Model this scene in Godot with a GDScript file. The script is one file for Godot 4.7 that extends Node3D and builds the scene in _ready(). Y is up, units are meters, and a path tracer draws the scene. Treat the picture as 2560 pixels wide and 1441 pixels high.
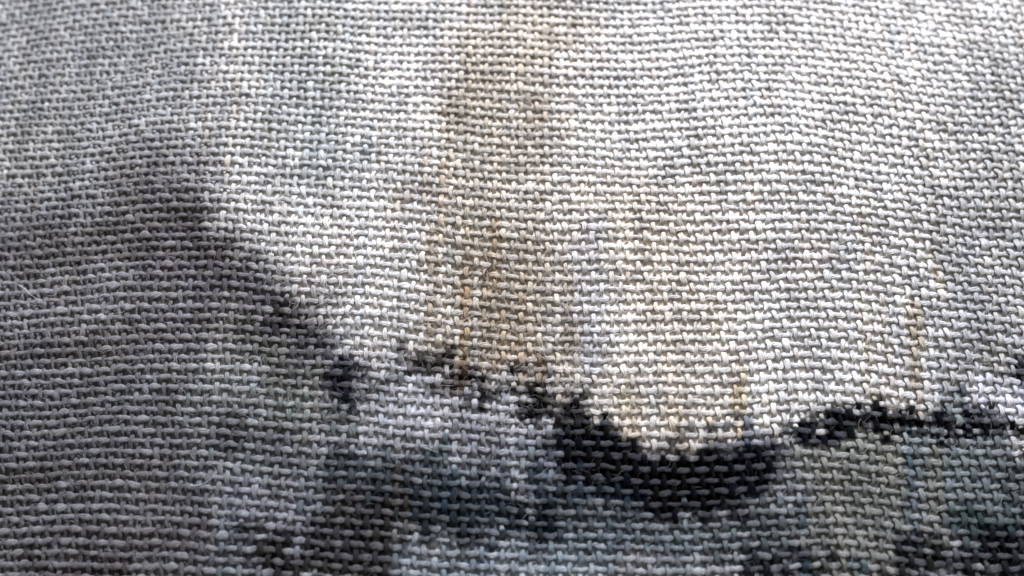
extends Node3D
# A close view of a printed, coarsely woven cloth. Lengths below are millimetres of cloth; MM turns them into metres.

const MM := 0.001
const WARP_PITCH := 0.90
const WEFT_PITCH := 1.03
const SIDES := 10
const STEPS := 6
const PX0 := -74.0
const PZ0 := -48.0
const CELL := 0.2
const PW := 730
const PH := 420

var dye := PackedFloat32Array()          # the printed colour, linear, three numbers a cell
var warp_x := PackedFloat32Array()
var warp_z := PackedFloat32Array()
var slow := FastNoiseLite.new()
var rng := RandomNumberGenerator.new()
var ring_cos := PackedFloat32Array()
var ring_sin := PackedFloat32Array()
var fabric: Node3D


func _ready() -> void:
	# ---- camera, light, exposure
	var cam := Camera3D.new()
	cam.name = "camera"
	var tilt := deg_to_rad(13.7)
	cam.position = Vector3(0, cos(tilt), sin(tilt)) * 80.0 * MM
	cam.rotation = Vector3(-PI / 2 + tilt, 0, 0)
	cam.near = 0.005
	cam.far = 4.0
	var lens := CameraAttributesPhysical.new()
	lens.frustum_focal_length = 12.0 / tan(deg_to_rad(39.62 / 2.0))
	lens.frustum_focus_distance = 0.0795
	lens.exposure_aperture = 13.0
	cam.attributes = lens
	cam.fov = 39.62
	add_child(cam)
	cam.current = true

	var env := Environment.new()
	env.background_mode = Environment.BG_COLOR
	env.background_color = Color8(190, 187, 186)
	env.background_energy_multiplier = 0.76
	env.tonemap_mode = Environment.TONE_MAPPER_LINEAR
	env.tonemap_exposure = 1.36
	env.sdfgi_enabled = true
	env.ssao_enabled = true
	env.ssil_enabled = true
	var we := WorldEnvironment.new()
	we.name = "room_surroundings"
	we.environment = env
	add_child(we)

	# the window: soft daylight from beyond the far edge of the cloth, a little to the right
	var win := AreaLight3D.new()
	win.name = "window_daylight"
	win.area_size = Vector2(0.08, 0.05)
	win.light_color = Color8(238, 242, 255)
	win.light_energy = 0.112
	win.shadow_enabled = true
	win.position = Vector3(0.026, 0.100, -0.155)
	add_child(win)
	win.look_at_from_position(win.position, Vector3(0.012, 0, -0.01), Vector3.UP)

	# ---- the print, then the cloth thread by thread
	rng.seed = 20417
	slow.seed = 11
	slow.frequency = 0.05
	slow.fractal_octaves = 2
	for k in SIDES + 1:
		# more corners on the visible side than underneath
		var angle := PI / 2 + TAU * (float(k) / SIDES - 0.5) - 0.45 * sin(TAU * (float(k) / SIDES - 0.5))
		ring_cos.append(cos(angle))
		ring_sin.append(sin(angle))
	make_print()
	fabric = Node3D.new()
	fabric.name = "woven_fabric"
	fabric.set_meta("label", "coarse grey and cream woven cloth printed with dark navy and brown brush strokes")
	fabric.set_meta("category", "fabric")
	add_child(fabric)
	var weft_yarn := yarn_material(0.58, 0.03, 0.34)
	var warp_yarn := yarn_material(0.9, 0.02, 0.15)
	make_lining()
	for j in range(-78, 74):
		make_warp(j, warp_yarn)
	for i in range(-44, 33):
		make_weft(i, weft_yarn)
	make_fuzz()
	make_strays()


# ------------------------------------------------------------------ the lie of the cloth
func height(x: float, z: float) -> float:
	var a := minf(x + 15.0, 0.0)
	var b := minf(z + 5.0, 0.0)
	var c := maxf(x - 25.0, 0.0)
	return -0.0020 * a * a - 0.0019 * b * b - 0.0020 * c * c + 0.35 * slow.get_noise_2d(x * 1.2, z * 1.2)


# the rows do not run straight: they rise to a crest left of the middle and sink towards the right
func drift(x: float, z: float) -> float:
	var k := 0.35 + 0.65 * smoothstep(-34.0, -8.0, z)
	var d := -0.3 * exp(-pow((x + 28.0) / 16.0, 2.0)) + 2.3 * k * smoothstep(-34.0, 14.0, x) - 0.45 * k * exp(-pow((x - 30.0) / 9.0, 2.0))
	d += 1.1 * smoothstep(26.0, 56.0, x) - 1.1 * k
	return d + 0.5 * slow.get_noise_2d(x * 0.8 + 300.0, z * 0.8)


# ------------------------------------------------------------------ the print
var warp_dx := PackedFloat32Array()
var warp_dz := PackedFloat32Array()

# one brush mark: a line of the given half width, with an edge as soft as `soft` and frayed by the cloth
func ink(points: Array, half: float, tint: Color, strength: float, soft: float, fray: float) -> void:
	var c := tint.srgb_to_linear()
	var reach := half + soft + 1.5 * fray
	var lo: Vector2 = points[0]
	var hi: Vector2 = points[0]
	for p in points:
		lo = lo.min(p)
		hi = hi.max(p)
	var x0 := clampi(int((lo.x - reach - PX0) / CELL), 0, PW - 1)
	var x1 := clampi(int((hi.x + reach - PX0) / CELL), 0, PW - 1)
	var z0 := clampi(int((lo.y - reach - PZ0) / CELL), 0, PH - 1)
	var z1 := clampi(int((hi.y + reach - PZ0) / CELL), 0, PH - 1)
	var inner := maxf(half - soft * 0.5, 0.0)
	var outer := half + soft * 0.5
	for iz in range(z0, z1 + 1):
		for ix in range(x0, x1 + 1):
			var at := iz * PW + ix
			var q := Vector2(PX0 + ix * CELL + fray * warp_dx[at], PZ0 + iz * CELL + fray * warp_dz[at])
			var d := 1e9
			for k in points.size() - 1:
				d = minf(d, q.distance_to(Geometry2D.get_closest_point_to_segment(q, points[k], points[k + 1])))
			if d < outer:
				var a := strength * (1.0 - smoothstep(inner, outer, d))
				var b := at * 3
				dye[b] = lerpf(dye[b], c.r, a)
				dye[b + 1] = lerpf(dye[b + 1], c.g, a)
				dye[b + 2] = lerpf(dye[b + 2], c.b, a)


func make_print() -> void:
	dye.resize(PW * PH * 3)
	warp_dx.resize(PW * PH)
	warp_dz.resize(PW * PH)
	var n := FastNoiseLite.new()
	n.seed = 5
	n.frequency = 0.22
	n.fractal_octaves = 3
	var base := Color8(219, 215, 210).srgb_to_linear()
	for iz in PH:
		for ix in PW:
			var at := iz * PW + ix
			var x := PX0 + ix * CELL
			var z := PZ0 + iz * CELL
			warp_dx[at] = 1.1 * n.get_noise_2d(x * 1.6, z * 0.7)
			warp_dz[at] = 1.3 * n.get_noise_2d(x * 1.3 + 500.0, z * 1.6)
			dye[at * 3] = base.r
			dye[at * 3 + 1] = base.g
			dye[at * 3 + 2] = base.b
	ink([Vector2(-48.6, -41.0), Vector2(-44.4, -17.8)], 13.60, Color8(172, 171, 168), 0.90, 12.00, 1.0)
	ink([Vector2(-23.5, -35.9), Vector2(-20.9, -14.7)], 5.60, Color8(184, 186, 183), 0.70, 5.60, 1.0)
	ink([Vector2(-55.6, -1.7), Vector2(-38.3, 1.4)], 10.40, Color8(130, 127, 129), 0.85, 8.80, 2.0)
	ink([Vector2(-49.6, 20.5), Vector2(-32.5, 20.9)], 12.80, Color8(113, 112, 115), 0.90, 7.20, 2.0)
	ink([Vector2(2.3, -38.0), Vector2(-0.4, -21.8), Vector2(-1.6, -4.2), Vector2(-1.6, 8.4)], 5.60, Color8(196, 187, 173), 0.75, 16.00, 1.6)
	ink([Vector2(-4.4, -27.2), Vector2(-4.7, 7.2)], 2.00, Color8(186, 177, 161), 0.50, 5.60, 1.6)
	ink([Vector2(54.2, -24.2), Vector2(47.5, 10.2)], 4.80, Color8(190, 188, 185), 0.85, 6.40, 2.0)
	ink([Vector2(45.6, -8.8), Vector2(44.8, 9.5)], 3.60, Color8(182, 181, 179), 0.60, 6.40, 2.0)
	ink([Vector2(0.4, -3.3), Vector2(1.6, 9.6)], 3.20, Color8(180, 167, 148), 0.55, 8.00, 1.8)
	ink([Vector2(13.8, -5.0), Vector2(15.3, 14.6)], 7.60, Color8(222, 214, 202), 0.80, 8.00, 2.0)
	ink([Vector2(-19.8, 16.1), Vector2(-14.5, 14.6)], 4.00, Color8(136, 137, 136), 0.80, 3.60, 2.0)
	ink([Vector2(-24.6, 14.5), Vector2(-15.6, 24.4)], 3.60, Color8(118, 116, 116), 0.75, 3.60, 2.0)
	ink([Vector2(-12.3, 13.4), Vector2(1.9, 14.9)], 6.00, Color8(176, 176, 180), 0.80, 4.40, 1.5)
	ink([Vector2(-23.9, 23.4), Vector2(0.7, 22.6), Vector2(48.4, 23.1)], 7.20, Color8(130, 134, 138), 0.80, 6.40, 2.0)
	ink([Vector2(-28.2, 8.4), Vector2(-18.8, 7.2)], 2.80, Color8(172, 174, 174), 0.75, 2.40, 1.6)
	ink([Vector2(32.3, 17.2), Vector2(32.0, 24.1)], 5.60, Color8(140, 140, 133), 0.90, 3.20, 1.8)
	ink([Vector2(43.0, 16.0), Vector2(45.3, 19.4)], 4.80, Color8(122, 129, 130), 0.90, 2.00, 1.8)
	ink([Vector2(34.8, 15.3), Vector2(35.3, 17.9)], 1.60, Color8(146, 145, 134), 0.60, 1.20, 1.0)
	ink([Vector2(20.6, 21.9), Vector2(25.3, 23.7)], 1.76, Color8(76, 84, 84), 0.75, 2.00, 2.4)
	ink([Vector2(-4.0, -33.1), Vector2(17.0, -32.9)], 0.88, Color8(150, 148, 144), 0.35, 1.20, 1.6)
	ink([Vector2(-25.7, -30.0), Vector2(-8.0, -31.4)], 1.60, Color8(160, 158, 152), 0.50, 1.60, 1.0)
	ink([Vector2(7.5, -29.8), Vector2(0.9, -25.2), Vector2(-6.4, -20.1), Vector2(-7.9, -12.9)], 0.80, Color8(166, 152, 132), 0.40, 2.80, 2.0)
	ink([Vector2(2.1, -20.8), Vector2(0.8, -12.9)], 0.96, Color8(160, 146, 126), 0.45, 1.60, 2.0)
	ink([Vector2(-7.0, -20.2), Vector2(-7.6, -19.1)], 0.48, Color8(150, 130, 106), 0.50, 0.64, 1.4)
	ink([Vector2(-8.1, -13.3), Vector2(-7.8, -10.2)], 0.36, Color8(160, 136, 108), 0.50, 0.36, 1.0)
	ink([Vector2(-11.5, -9.3), Vector2(-8.3, -10.7)], 1.20, Color8(165, 155, 140), 0.50, 1.20, 1.0)
	ink([Vector2(-7.9, -9.8), Vector2(-7.9, 5.2)], 0.48, Color8(180, 164, 142), 0.55, 0.48, 1.0)
	ink([Vector2(-4.8, -3.3), Vector2(-4.7, 0.8)], 0.48, Color8(178, 160, 136), 0.60, 0.36, 0.6)
	ink([Vector2(-4.8, 0.6), Vector2(-4.7, 3.0)], 0.36, Color8(166, 140, 110), 0.80, 0.20, 0.4)
	ink([Vector2(-4.9, 4.5), Vector2(-4.9, 6.8)], 0.36, Color8(170, 148, 114), 0.80, 0.20, 0.4)
	ink([Vector2(-4.9, 7.0), Vector2(-5.0, 10.5)], 0.36, Color8(118, 92, 58), 0.85, 0.24, 0.5)
	ink([Vector2(-1.8, -6.7), Vector2(-1.2, 7.2)], 0.64, Color8(174, 154, 126), 0.60, 0.56, 1.0)
	ink([Vector2(0.7, -0.0), Vector2(0.8, 8.8)], 0.52, Color8(170, 150, 124), 0.40, 0.40, 1.0)
	ink([Vector2(2.6, 6.4), Vector2(2.8, 11.9)], 0.60, Color8(120, 98, 72), 0.60, 0.48, 1.0)
	ink([Vector2(4.7, 6.4), Vector2(4.8, 12.3)], 0.44, Color8(164, 146, 118), 0.40, 0.40, 1.0)
	ink([Vector2(-2.8, 0.8), Vector2(-2.5, 7.2)], 0.48, Color8(160, 148, 134), 0.50, 0.40, 1.0)
	ink([Vector2(5.5, -3.3), Vector2(5.5, 7.2)], 0.64, Color8(168, 156, 142), 0.50, 0.56, 1.0)
	ink([Vector2(10.9, 10.4), Vector2(11.0, 16.1)], 0.64, Color8(200, 186, 160), 0.60, 0.48, 1.0)
	ink([Vector2(12.1, 11.1), Vector2(11.8, 15.7)], 0.40, Color8(186, 174, 150), 0.40, 0.36, 1.0)
	ink([Vector2(15.8, 11.9), Vector2(15.8, 15.3)], 0.44, Color8(200, 190, 164), 0.50, 0.40, 1.0)
	ink([Vector2(22.0, 8.4), Vector2(21.8, 15.3)], 0.48, Color8(206, 190, 156), 0.70, 0.40, 1.0)
	ink([Vector2(19.4, 9.6), Vector2(19.1, 15.7)], 0.40, Color8(190, 176, 140), 0.60, 0.36, 1.0)
	ink([Vector2(36.5, -10.8), Vector2(34.6, 7.2)], 0.60, Color8(206, 197, 183), 0.60, 0.40, 0.8)
	ink([Vector2(34.8, 7.2), Vector2(34.7, 11.5)], 0.52, Color8(192, 180, 160), 0.60, 0.40, 0.8)
	ink([Vector2(40.1, 0.7), Vector2(39.5, 12.2)], 0.52, Color8(184, 172, 148), 0.60, 0.44, 0.8)
	ink([Vector2(42.8, -3.5), Vector2(42.5, -0.2)], 0.36, Color8(180, 170, 146), 0.50, 0.36, 1.0)
	ink([Vector2(7.8, -6.7), Vector2(7.8, 7.2)], 1.60, Color8(196, 194, 198), 0.50, 1.20, 1.0)
	ink([Vector2(-34.9, -13.2), Vector2(-32.1, -6.9), Vector2(-27.0, -1.3), Vector2(-21.4, 2.8)], 1.60, Color8(108, 99, 103), 0.45, 9.60, 1.0)
	ink([Vector2(-29.2, -2.6), Vector2(-22.2, 3.2), Vector2(-18.8, 6.4), Vector2(-15.9, 10.2)], 1.36, Color8(76, 68, 74), 0.65, 6.80, 1.4)
	ink([Vector2(-36.4, -7.9), Vector2(-30.6, 0.3), Vector2(-24.8, 5.6)], 2.80, Color8(110, 104, 107), 0.50, 9.60, 1.4)
	ink([Vector2(-40.1, -13.0), Vector2(-34.7, -3.6)], 3.20, Color8(116, 107, 108), 0.60, 5.60, 2.0)
	ink([Vector2(-33.5, -8.3), Vector2(-30.4, -3.1)], 1.04, Color8(78, 64, 66), 0.50, 3.60, 1.6)
	ink([Vector2(-23.5, 1.6), Vector2(-20.1, 5.0)], 1.36, Color8(50, 42, 46), 0.80, 2.40, 2.0)
	ink([Vector2(-17.0, 8.4), Vector2(-15.5, 11.1)], 1.44, Color8(38, 36, 48), 0.95, 0.72, 2.0)
	ink([Vector2(-14.5, 10.5), Vector2(-12.4, 9.4), Vector2(-10.5, 8.8)], 0.64, Color8(92, 100, 94), 0.70, 0.56, 1.6)
	ink([Vector2(-26.2, 4.0), Vector2(-22.7, 8.4), Vector2(-20.2, 9.6)], 1.52, Color8(98, 98, 90), 0.70, 1.20, 2.0)
	ink([Vector2(-51.9, 6.8), Vector2(-31.8, 3.9)], 1.60, Color8(92, 84, 84), 0.50, 1.36, 2.0)
	ink([Vector2(-53.7, -4.2), Vector2(-37.9, -5.4)], 1.84, Color8(104, 94, 92), 0.50, 1.60, 2.0)
	ink([Vector2(-9.6, 7.0), Vector2(-4.7, 8.6), Vector2(-0.8, 10.5), Vector2(3.9, 11.5), Vector2(6.2, 13.0)], 1.44, Color8(58, 48, 42), 0.90, 1.92, 3.0)
	ink([Vector2(-3.1, 9.8), Vector2(1.9, 11.3), Vector2(5.4, 12.9)], 0.96, Color8(32, 25, 23), 0.95, 1.04, 3.0)
	ink([Vector2(5.8, 13.4), Vector2(8.4, 14.0), Vector2(9.9, 15.3)], 1.36, Color8(14, 13, 18), 0.97, 0.96, 2.6)
	ink([Vector2(4.6, 16.1), Vector2(7.6, 16.1), Vector2(12.1, 18.3), Vector2(17.8, 18.8), Vector2(22.8, 17.4)], 2.96, Color8(4, 8, 24), 1.00, 2.80, 2.0)
	ink([Vector2(8.3, 18.3), Vector2(13.9, 20.1), Vector2(20.3, 19.8)], 1.76, Color8(4, 8, 24), 0.98, 1.20, 2.0)
	ink([Vector2(21.6, 17.2), Vector2(25.5, 16.1)], 1.04, Color8(24, 26, 38), 0.85, 0.96, 2.8)
	ink([Vector2(25.9, 15.7), Vector2(28.7, 14.5)], 0.52, Color8(30, 32, 44), 0.80, 0.56, 3.0)
	ink([Vector2(5.6, 19.8), Vector2(10.5, 20.8)], 1.60, Color8(46, 56, 64), 0.70, 1.44, 2.0)
	ink([Vector2(19.1, 14.9), Vector2(23.8, 14.2)], 0.96, Color8(90, 94, 108), 0.60, 0.88, 2.4)
	ink([Vector2(27.2, 14.2), Vector2(30.8, 13.2), Vector2(35.6, 12.1), Vector2(39.1, 12.6)], 0.52, Color8(20, 21, 34), 0.95, 0.28, 2.0)
	ink([Vector2(30.7, 13.7), Vector2(36.7, 13.0), Vector2(43.4, 13.2), Vector2(46.6, 13.6), Vector2(50.7, 13.7)], 0.56, Color8(7, 9, 24), 1.00, 0.24, 1.0)
	ink([Vector2(30.7, 14.3), Vector2(37.3, 14.2), Vector2(44.1, 14.4), Vector2(47.3, 14.7)], 0.40, Color8(10, 10, 16), 0.98, 0.20, 2.0)
	ink([Vector2(27.6, 14.6), Vector2(31.8, 14.5)], 0.56, Color8(22, 24, 34), 0.95, 0.32, 1.2)
	ink([Vector2(43.6, 12.2), Vector2(48.4, 12.6)], 0.40, Color8(40, 42, 58), 0.80, 0.32, 1.4)
	ink([Vector2(49.4, 6.3), Vector2(51.8, 7.0)], 0.64, Color8(60, 62, 76), 0.70, 0.72, 2.0)
	ink([Vector2(50.1, 8.2), Vector2(51.4, 9.4)], 0.96, Color8(24, 26, 38), 0.90, 0.56, 2.0)
	ink([Vector2(43.8, 10.7), Vector2(44.8, 11.8)], 0.48, Color8(70, 74, 88), 0.70, 0.40, 2.0)
	ink([Vector2(40.2, 16.0), Vector2(39.4, 25.9)], 0.80, Color8(134, 132, 120), 0.70, 0.64, 1.0)
	ink([Vector2(38.2, 14.3), Vector2(37.7, 19.8)], 0.60, Color8(92, 107, 116), 0.80, 0.56, 1.4)
	ink([Vector2(38.0, 19.8), Vector2(37.8, 23.4)], 0.48, Color8(90, 103, 108), 0.70, 0.36, 1.0)
	ink([Vector2(27.1, 19.9), Vector2(27.1, 22.3)], 0.56, Color8(86, 98, 106), 0.75, 0.40, 1.0)
	ink([Vector2(26.3, 25.5), Vector2(27.6, 27.3)], 0.64, Color8(58, 84, 98), 0.85, 0.56, 1.2)
	ink([Vector2(31.1, 25.8), Vector2(32.0, 27.3)], 0.64, Color8(66, 90, 98), 0.80, 0.56, 1.2)
	ink([Vector2(42.9, 22.7), Vector2(45.9, 23.4)], 2.40, Color8(62, 76, 74), 0.85, 1.60, 2.0)
	ink([Vector2(47.9, 18.6), Vector2(48.8, 23.1)], 1.60, Color8(70, 70, 70), 0.60, 1.60, 2.0)
	ink([Vector2(35.9, 23.4), Vector2(38.0, 24.8)], 1.44, Color8(48, 56, 58), 0.75, 1.04, 2.0)
	ink([Vector2(22.9, 26.1), Vector2(28.8, 26.5)], 1.04, Color8(24, 28, 32), 0.85, 1.60, 2.0)
	ink([Vector2(36.3, 25.9), Vector2(41.6, 26.4), Vector2(48.7, 26.1)], 1.60, Color8(16, 16, 20), 0.90, 2.40, 2.0)
	ink([Vector2(43.7, 25.0), Vector2(49.0, 24.5)], 1.36, Color8(28, 28, 33), 0.75, 2.00, 2.0)
	ink([Vector2(19.2, 25.5), Vector2(22.5, 25.8)], 0.96, Color8(46, 52, 58), 0.70, 0.80, 2.0)
	ink([Vector2(-16.3, 17.5), Vector2(-10.6, 18.5), Vector2(-5.6, 19.8)], 1.84, Color8(54, 61, 66), 0.80, 4.40, 2.6)
	ink([Vector2(-12.0, 20.5), Vector2(-4.9, 21.9), Vector2(1.9, 23.0)], 1.92, Color8(40, 47, 52), 0.88, 1.76, 2.2)
	ink([Vector2(-8.4, 15.7), Vector2(-6.4, 17.5)], 1.04, Color8(66, 82, 84), 0.70, 0.80, 2.0)
	ink([Vector2(-3.8, 20.1), Vector2(4.5, 20.5)], 2.40, Color8(60, 68, 76), 0.80, 2.00, 2.8)
	ink([Vector2(1.9, 22.3), Vector2(5.2, 24.8)], 1.84, Color8(46, 54, 60), 0.80, 1.60, 2.2)
	ink([Vector2(-19.4, 23.4), Vector2(-15.7, 21.9), Vector2(-13.1, 22.3)], 2.24, Color8(58, 50, 50), 0.85, 2.80, 2.6)
	ink([Vector2(-23.7, 25.3), Vector2(-18.4, 26.5), Vector2(-12.5, 26.9)], 1.84, Color8(52, 44, 44), 0.90, 2.00, 2.6)
	ink([Vector2(-14.9, 23.7), Vector2(-11.1, 25.8)], 1.60, Color8(50, 46, 48), 0.80, 2.00, 2.6)
	ink([Vector2(-11.0, 17.9), Vector2(-9.7, 23.4)], 0.48, Color8(92, 84, 68), 0.50, 0.40, 1.0)
	ink([Vector2(-26.7, 18.7), Vector2(-23.3, 20.8), Vector2(-20.6, 22.3)], 1.60, Color8(158, 157, 163), 0.80, 2.40, 2.4)
	ink([Vector2(-29.0, 16.8), Vector2(-24.3, 17.5)], 1.60, Color8(140, 144, 140), 0.60, 1.44, 1.8)
	ink([Vector2(-30.4, 11.1), Vector2(-23.2, 11.5)], 2.00, Color8(150, 154, 152), 0.60, 1.60, 1.8)
	ink([Vector2(-31.4, 20.9), Vector2(-29.6, 26.6)], 2.40, Color8(118, 112, 112), 0.50, 2.40, 2.0)
	ink([Vector2(-22.8, 11.5), Vector2(-16.2, 12.7)], 1.20, Color8(100, 108, 100), 0.60, 1.04, 2.0)
	ink([Vector2(1.1, 27.3), Vector2(7.4, 26.9)], 1.04, Color8(186, 194, 198), 0.60, 1.44, 2.4)
	ink([Vector2(-9.2, 26.4), Vector2(-1.1, 25.7), Vector2(8.1, 25.7)], 1.36, Color8(150, 159, 164), 0.80, 2.40, 2.4)
	ink([Vector2(8.2, 23.4), Vector2(19.3, 23.9)], 1.60, Color8(116, 124, 128), 0.75, 1.76, 1.8)
	ink([Vector2(2.3, 15.7), Vector2(4.5, 17.9)], 1.20, Color8(150, 154, 160), 0.60, 1.20, 1.8)
	ink([Vector2(-44.5, 26.7), Vector2(-36.5, 26.8)], 1.20, Color8(78, 66, 66), 0.80, 0.96, 2.0)
	ink([Vector2(-55.3, -27.6), Vector2(-43.1, -24.1)], 6.40, Color8(178, 178, 176), 0.50, 8.00, 2.0)
	ink([Vector2(-50.0, 18.3), Vector2(-33.6, 17.9)], 1.04, Color8(100, 92, 92), 0.60, 0.96, 2.0)
	ink([Vector2(-45.0, 23.5), Vector2(-29.2, 23.7)], 0.88, Color8(98, 88, 88), 0.60, 0.80, 2.0)
	ink([Vector2(7.4, 23.4), Vector2(10.4, 23.7)], 1.04, Color8(70, 80, 88), 0.60, 1.60, 2.6)
	ink([Vector2(12.7, 22.6), Vector2(15.5, 25.5)], 1.20, Color8(84, 92, 98), 0.60, 1.76, 2.6)
	ink([Vector2(-5.8, 13.4), Vector2(-1.9, 14.9)], 1.04, Color8(120, 122, 126), 0.60, 1.60, 2.4)
	ink([Vector2(0.4, 15.7), Vector2(1.1, 21.9)], 0.40, Color8(190, 192, 194), 0.40, 0.56, 1.6)
	ink([Vector2(-4.4, 25.8), Vector2(-3.7, 27.3)], 1.20, Color8(80, 90, 96), 0.60, 1.60, 2.4)
	ink([Vector2(-27.7, 14.2), Vector2(-22.2, 15.7)], 1.04, Color8(96, 96, 98), 0.50, 2.00, 2.6)
	ink([Vector2(46.1, 10.1), Vector2(50.8, 11.0)], 1.60, Color8(222, 222, 228), 1.00, 0.64, 1.2)
	# streaks and blotches of the printing itself
	var s := FastNoiseLite.new()
	s.seed = 77
	s.frequency = 0.5
	s.fractal_octaves = 3
	for iz in PH:
		for ix in PW:
			var x := PX0 + ix * CELL
			var z := PZ0 + iz * CELL
			var g := 1.0 + 0.26 * s.get_noise_2d(x * 1.1, z * 0.12) + 0.28 * s.get_noise_2d(x * 0.35 + 90.0, z * 0.9)
			var w := 0.05 * s.get_noise_2d(x * 0.9 + 200.0, z * 0.1 + 40.0)
			var b := (iz * PW + ix) * 3
			dye[b] = clampf(dye[b] * g * (1.0 + w), 0.004, 0.85)
			dye[b + 1] = clampf(dye[b + 1] * g, 0.004, 0.85)
			dye[b + 2] = clampf(dye[b + 2] * g * (1.0 - w), 0.005, 0.85)


func printed(x: float, z: float) -> Color:
	var ix := clampi(int((x - PX0) / CELL), 0, PW - 1)
	var iz := clampi(int((z - PZ0) / CELL), 0, PH - 1)
	var b := (iz * PW + ix) * 3
	return Color(dye[b], dye[b + 1], dye[b + 2])


# ------------------------------------------------------------------ materials
func yarn_material(rough: float, sheen: float, gloss: float) -> StandardMaterial3D:
	var n := FastNoiseLite.new()
	n.seed = 3
	n.frequency = 0.05
	n.fractal_octaves = 4
	var w := 128
	var h := 256
	var im := Image.create(w, h, true, Image.FORMAT_RGB8)
	var hm := Image.create(w, h, true, Image.FORMAT_RGB8)
	for y in h:
		for x in w:
			# fibres lie along the thread, twisted a little; the pattern closes on itself round and along the thread
			var a := TAU * (float(x) / w + float(y) / h)
			var l := TAU * float(y) / h
			var v := n.get_noise_3d(cos(a) * 46.0, sin(a) * 46.0, 14.0 * cos(l)) * 0.6 + n.get_noise_3d(cos(a) * 110.0 + 40.0, sin(a) * 110.0, 22.0 * sin(l)) * 0.55
			var t := clampf(0.5 + v, 0.0, 1.0)
			hm.set_pixel(x, y, Color(t, t, t))
			var g := 0.62 + 0.38 * t
			im.set_pixel(x, y, Color(g, g, g))
	im.generate_mipmaps()
	hm.generate_mipmaps()
	var m := StandardMaterial3D.new()
	m.vertex_color_use_as_albedo = true
	m.albedo_texture = ImageTexture.create_from_image(im)
	m.heightmap_enabled = true
	m.heightmap_texture = ImageTexture.create_from_image(hm)
	m.heightmap_scale = 0.012
	m.roughness = rough
	m.metallic_specular = gloss
	m.rim_enabled = true
	m.rim = sheen
	m.rim_tint = 0.3
	return m


# ------------------------------------------------------------------ threads
# a tube through `centres` (mm), flattened: half width across the cloth, half thickness out of it
func tube(centres: PackedVector3Array, across: Vector3, wide: PackedFloat32Array, thick: PackedFloat32Array, tints: PackedColorArray, twist: float, mat: Material, called: String) -> MeshInstance3D:
	var n := centres.size()
	var row := SIDES + 1
	var pos := PackedVector3Array()
	var nor := PackedVector3Array()
	var uvs := PackedVector2Array()
	var col := PackedColorArray()
	var idx := PackedInt32Array()
	pos.resize(n * row)
	nor.resize(n * row)
	uvs.resize(n * row)
	col.resize(n * row)
	idx.resize((n - 1) * SIDES * 6)
	var turn := rng.randf() * TAU
	var spin := rng.randf()
	for k in n:
		var t := centres[mini(k + 1, n - 1)] - centres[maxi(k - 1, 0)]
		t = t.normalized()
		var up := t.cross(across)
		if up.y < 0.0:
			up = -up
		up = up.normalized()
		var side := up.cross(t).normalized()
		var c := centres[k]
		var w := wide[k]
		var h := thick[k]
		var tint := tints[k]
		var first := 0.0
		for q in row:
			var bump := 1.0 + 0.05 * sin(2.0 * TAU * q / SIDES + turn + k * twist) + 0.20 * (rng.randf() - 0.5)
			if q == 0:
				first = bump
			elif q == SIDES:
				bump = first
			var a := ring_cos[q]
			var b := ring_sin[q]
			var at := k * row + q
			pos[at] = (c + side * (w * a * bump) + up * (h * b * bump)) * MM
			nor[at] = (side * (a / w) + up * (b / h)).normalized()
			uvs[at] = Vector2(float(q) / SIDES + spin, k / (STEPS * 3.0) + spin * 5.0)
			var g := 0.88 + 0.24 * rng.randf()
			col[at] = Color(tint.r * g, tint.g * g, tint.b * g)
	var e := 0
	for k in n - 1:
		for q in SIDES:
			var a := k * row + q
			var b := a + row
			idx[e] = a
			idx[e + 1] = b
			idx[e + 2] = a + 1
			idx[e + 3] = a + 1
			idx[e + 4] = b
			idx[e + 5] = b + 1
			e += 6
	var arr := []
	arr.resize(Mesh.ARRAY_MAX)
	arr[Mesh.ARRAY_VERTEX] = pos
	arr[Mesh.ARRAY_NORMAL] = nor
	arr[Mesh.ARRAY_TEX_UV] = uvs
	arr[Mesh.ARRAY_COLOR] = col
	arr[Mesh.ARRAY_INDEX] = idx
	var mesh := ArrayMesh.new()
	mesh.add_surface_from_arrays(Mesh.PRIMITIVE_TRIANGLES, arr)
	mesh.surface_set_material(0, mat)
	var o := MeshInstance3D.new()
	o.name = called
	o.mesh = mesh
	fabric.add_child(o, true)
	return o


func arch(c: float) -> float:
	return signf(c) * pow(absf(c), 0.65)


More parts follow.
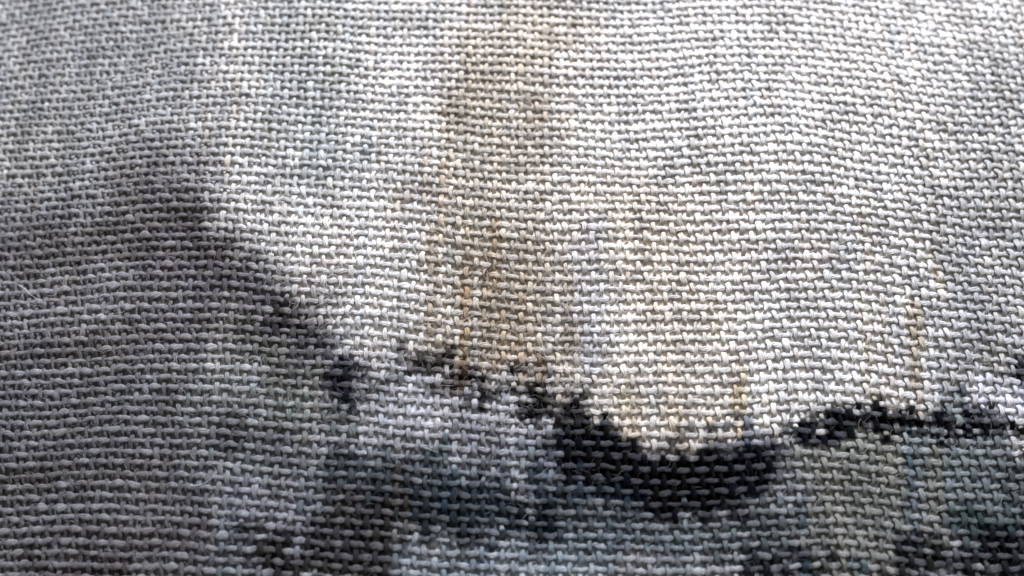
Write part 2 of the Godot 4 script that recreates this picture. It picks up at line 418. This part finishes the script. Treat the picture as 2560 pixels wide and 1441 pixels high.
func make_weft(i: int, mat: Material) -> void:
	var v0 := i * WEFT_PITCH + rng.randf_range(-0.06, 0.06)
	var girth := rng.randf_range(0.92, 1.08)
	var uptake := rng.randf_range(0.90, 0.97)
	var raw := Color(0.44, 0.46, 0.50) * rng.randf_range(0.9, 1.08)
	var n := int(138.0 / WARP_PITCH) * STEPS
	var cs := PackedVector3Array()
	var ws := PackedFloat32Array()
	var hs := PackedFloat32Array()
	var ts := PackedColorArray()
	var lump := 1.0
	var next := 1.0
	var lean := 0.0
	var slip := Vector2.ZERO
	for k in n + 1:
		var u := -71.0 + k * WARP_PITCH / STEPS
		if k % STEPS == 0:
			lump = next
			next = rng.randf_range(0.76, 1.24)
			if rng.randf() < 0.04:
				next = rng.randf_range(1.25, 1.5)
			lean = rng.randf_range(-0.05, 0.05)
		if k % STEPS == STEPS / 2:
			slip = Vector2(rng.randfn(0.0, 0.12), rng.randfn(0.0, 0.14))
		var f := float(k % STEPS) / STEPS
		var c := cos(PI * (u / WARP_PITCH + i))
		var fat := lerpf(lump, next, f * f * (3.0 - 2.0 * f)) * girth
		var z := v0 + drift(u, v0) + lean * sin(PI * f) + 0.16 * slow.get_noise_2d(u * 14.0, i * 57.0)
		var proud := smoothstep(-12.0, -40.0, u)
		var y := height(u, z) + 0.14 * (1.0 - 0.35 * proud) * arch(c) + 0.17 * proud + 0.06 * slow.get_noise_2d(u * 9.0, i * 31.0 + 900.0)
		cs.append(Vector3(u, y, z))
		ws.append((0.232 + 0.055 * c) * fat)
		hs.append((0.165 + 0.02 * c) * sqrt(fat))
		var p := printed(u + slip.x, z + slip.y)
		ts.append(raw.lerp(p, uptake))
	tube(cs, Vector3(0, 0, 1), ws, hs, ts, 0.9, mat, "weft_thread")


func make_warp(j: int, mat: Material) -> void:
	var u0 := j * WARP_PITCH + rng.randf_range(-0.05, 0.05)
	var girth := rng.randf_range(0.86, 1.12)
	var shade := rng.randf_range(0.93, 1.05)
	var n := int(80.0 / WEFT_PITCH) * STEPS
	var cs := PackedVector3Array()
	var ws := PackedFloat32Array()
	var hs := PackedFloat32Array()
	var ts := PackedColorArray()
	var lump := 1.0
	var next := 1.0
	var lean := 0.0
	var slip := Vector2.ZERO
	for k in n + 1:
		var v := -45.0 + k * WEFT_PITCH / STEPS
		if k % STEPS == 0:
			lump = next
			next = rng.randf_range(0.74, 1.22)
			if rng.randf() < 0.03:
				next = rng.randf_range(1.25, 1.6)
			lean = rng.randf_range(-0.06, 0.06)
		if k % STEPS == STEPS / 2:
			slip = Vector2(rng.randfn(0.0, 0.12), rng.randfn(0.0, 0.14))
		var f := float(k % STEPS) / STEPS
		var c := -cos(PI * (v / WEFT_PITCH + j))
		var fat := lerpf(lump, next, f * f * (3.0 - 2.0 * f)) * girth
		var x := u0 + lean * sin(PI * f) + 0.16 * slow.get_noise_2d(v * 14.0 + 77.0, j * 43.0)
		var z := v + drift(u0, v)
		var sunk := smoothstep(-12.0, -40.0, x)
		var y := height(x, z) + 0.21 * (1.0 - 0.5 * sunk) * arch(c) + 0.09 * (1.0 - 1.3 * sunk) + 0.05 * slow.get_noise_2d(v * 9.0 + 50.0, j * 31.0)
		cs.append(Vector3(x, y, z))
		ws.append((0.232 + 0.036 * c) * fat)
		hs.append((0.17 + 0.015 * c) * sqrt(fat))
		var p := printed(x + slip.x, z + slip.y)
		p = Color(pow(p.r, 1.25), pow(p.g, 1.23), pow(p.b, 1.23)) * 1.18      # the upright yarn takes the dye more deeply
		ts.append(p * shade)
	var o := tube(cs, Vector3(1, 0, 0), ws, hs, ts, 0.9, mat, "warp_thread")
	if j == STAINED:
		o.set_meta("label", "upright thread with short orange brown dye stains left of the middle")

const STAINED := -5


# the flat lining glued under the weave, seen in the gaps between the threads
func make_lining() -> void:
	var st := SurfaceTool.new()
	st.begin(Mesh.PRIMITIVE_TRIANGLES)
	var nx := 138
	var nz := 80
	for iz in nz + 1:
		for ix in nx + 1:
			var x := -71.0 + ix
			var z := -46.0 + iz
			var p := printed(x, z)
			st.set_color(Color(pow(p.r, 1.5), pow(p.g, 1.5), pow(p.b, 1.45)) * 1.2)      # the lining soaks the dye up most
			st.set_normal(Vector3.UP)
			st.add_vertex(Vector3(x, height(x, z) - 0.17, z) * MM)
	for iz in nz:
		for ix in nx:
			var a := iz * (nx + 1) + ix
			for q in [a, a + 1, a + nx + 1, a + 1, a + nx + 2, a + nx + 1]:
				st.add_index(q)
	st.generate_normals()
	var m := StandardMaterial3D.new()
	m.vertex_color_use_as_albedo = true
	m.roughness = 1.0
	m.metallic_specular = 0.1
	var o := MeshInstance3D.new()
	o.name = "lining"
	o.mesh = st.commit()
	o.material_override = m
	fabric.add_child(o)


# ------------------------------------------------------------------ loose fibres
func hair_mesh(points: PackedVector3Array, radius: float, st: SurfaceTool) -> void:
	var curve := Curve3D.new()
	for p in points:
		curve.add_point(p)
	for k in points.size():
		var a: Vector3 = points[maxi(k - 1, 0)]
		var b: Vector3 = points[mini(k + 1, points.size() - 1)]
		curve.set_point_out(k, (b - a) / 6.0)
		curve.set_point_in(k, (a - b) / 6.0)
	var n := (points.size() - 1) * 3
	var total := curve.get_baked_length()
	var rings := []
	for k in n + 1:
		var c := curve.sample_baked(total * k / n, true)
		var d := curve.sample_baked(minf(total * k / n + total * 0.02, total), true) - curve.sample_baked(maxf(total * k / n - total * 0.02, 0.0), true)
		d = d.normalized()
		var s := d.cross(Vector3(0.13, 1.0, 0.21)).normalized()
		var u := s.cross(d)
		var r := radius * (1.0 - 0.6 * pow(float(k) / n, 3.0))
		var ring := []
		for q in 4:
			ring.append(c + (s * cos(TAU * q / 4.0) + u * sin(TAU * q / 4.0)) * r)
		rings.append(ring)
	for k in n:
		for q in 4:
			var e := (q + 1) % 4
			for p in [rings[k][q], rings[k + 1][q], rings[k][e], rings[k][e], rings[k + 1][q], rings[k + 1][e]]:
				st.add_vertex(p)


func make_fuzz() -> void:
	var m := StandardMaterial3D.new()
	m.vertex_color_use_as_albedo = true
	m.roughness = 0.5
	for variant in 6:
		var st := SurfaceTool.new()
		st.begin(Mesh.PRIMITIVE_TRIANGLES)
		st.set_smooth_group(0)
		var pts := PackedVector3Array()
		var dir := 0.0
		var at := Vector3.ZERO
		for k in 5:
			pts.append(at * MM)
			dir += rng.randf_range(-0.9, 0.9)
			at += Vector3(cos(dir), [0.35, 0.25, -0.05, -0.3, -0.3][k] * rng.randf_range(0.4, 1.2), sin(dir)) * 0.24
		hair_mesh(pts, 0.009 * MM, st)
		st.generate_normals()
		var mm := MultiMesh.new()
		mm.transform_format = MultiMesh.TRANSFORM_3D
		mm.use_colors = true
		mm.mesh = st.commit()
		mm.mesh.surface_set_material(0, m)
		mm.instance_count = 1500
		for k in mm.instance_count:
			var x := rng.randf_range(-68.0, 64.0)
			var z := rng.randf_range(-44.0, 31.0)
			# worn patches shed more fibres
			if slow.get_noise_2d(x * 3.0 + 40.0, z * 3.0) < -0.08 and rng.randf() < 0.6:
				x = rng.randf_range(-25.0, 12.0)
				z = rng.randf_range(-22.0, 14.0)
			var big := rng.randf_range(0.6, 1.5)
			var b := Basis(Vector3.UP, rng.randf() * TAU).scaled(Vector3(big, big * rng.randf_range(0.5, 1.1), big))
			mm.set_instance_transform(k, Transform3D(b, Vector3(x, height(x, z) + rng.randf_range(0.12, 0.40), z) * MM))
			var c := printed(x, z).lerp(Color(0.6, 0.6, 0.6), rng.randf_range(0.0, 0.12))
			mm.set_instance_color(k, c)
		var o := MultiMeshInstance3D.new()
		o.name = "loose_fibres" if variant == 0 else "loose_fibres_%03d" % variant
		o.multimesh = mm
		o.set_meta("kind", "stuff")
		fabric.add_child(o, true)


func stray(called: String, label: String, category: String, points: Array, radius: float, tint: Color) -> void:
	var st := SurfaceTool.new()
	st.begin(Mesh.PRIMITIVE_TRIANGLES)
	st.set_smooth_group(0)
	var first: Vector3 = points[0]
	var pts := PackedVector3Array()
	for p in points:
		pts.append(Vector3(p.x - first.x, height(p.x, p.z) + p.y - height(first.x, first.z) - first.y, p.z - first.z) * MM)
	hair_mesh(pts, radius * MM, st)
	st.generate_normals()
	var m := StandardMaterial3D.new()
	m.albedo_color = tint
	m.roughness = 0.5
	var o := MeshInstance3D.new()
	o.name = called
	o.mesh = st.commit()
	o.material_override = m
	o.position = Vector3(first.x, height(first.x, first.z) + first.y, first.z) * MM
	o.set_meta("label", label)
	o.set_meta("category", category)
	add_child(o, true)


func make_strays() -> void:
	stray("loose_hair", "thin pale hair lying slantwise across dark rows near the left edge", "hair", [Vector3(-50.9, 0.45, -0.9), Vector3(-50.0, 0.58, -0.45), Vector3(-49.1, 0.6, 0.3), Vector3(-48.1, 0.42, 0.95)], 0.015, Color8(196, 188, 192))
	stray("curled_hair", "tiny black curled hair with a dark knot on the tan threads", "hair", [Vector3(-1.95, 0.57, -2.9), Vector3(-2.0, 0.64, -2.2), Vector3(-2.45, 0.64, -1.75), Vector3(-2.7, 0.62, -1.3), Vector3(-2.6, 0.67, -0.95), Vector3(-2.95, 0.62, -1.05), Vector3(-2.75, 0.68, -1.25), Vector3(-2.5, 0.62, -1.1)], 0.075, Color8(30, 26, 36))
	stray("loose_fibre", "cream fibre looped over the weave beside the orange stained thread", "fibre", [Vector3(-4.9, 0.4, 3.5), Vector3(-4.1, 0.55, 3.0), Vector3(-3.3, 0.62, 2.75), Vector3(-2.8, 0.6, 3.05), Vector3(-2.1, 0.4, 3.75)], 0.016, Color8(200, 192, 176))
	stray("loose_fibre", "short bright fibre end sticking up from the grey rows at lower left", "fibre", [Vector3(-30.4, 0.45, 19.2), Vector3(-29.4, 0.55, 19.1), Vector3(-28.7, 0.7, 18.85), Vector3(-28.4, 0.95, 18.3)], 0.028, Color8(160, 164, 168))
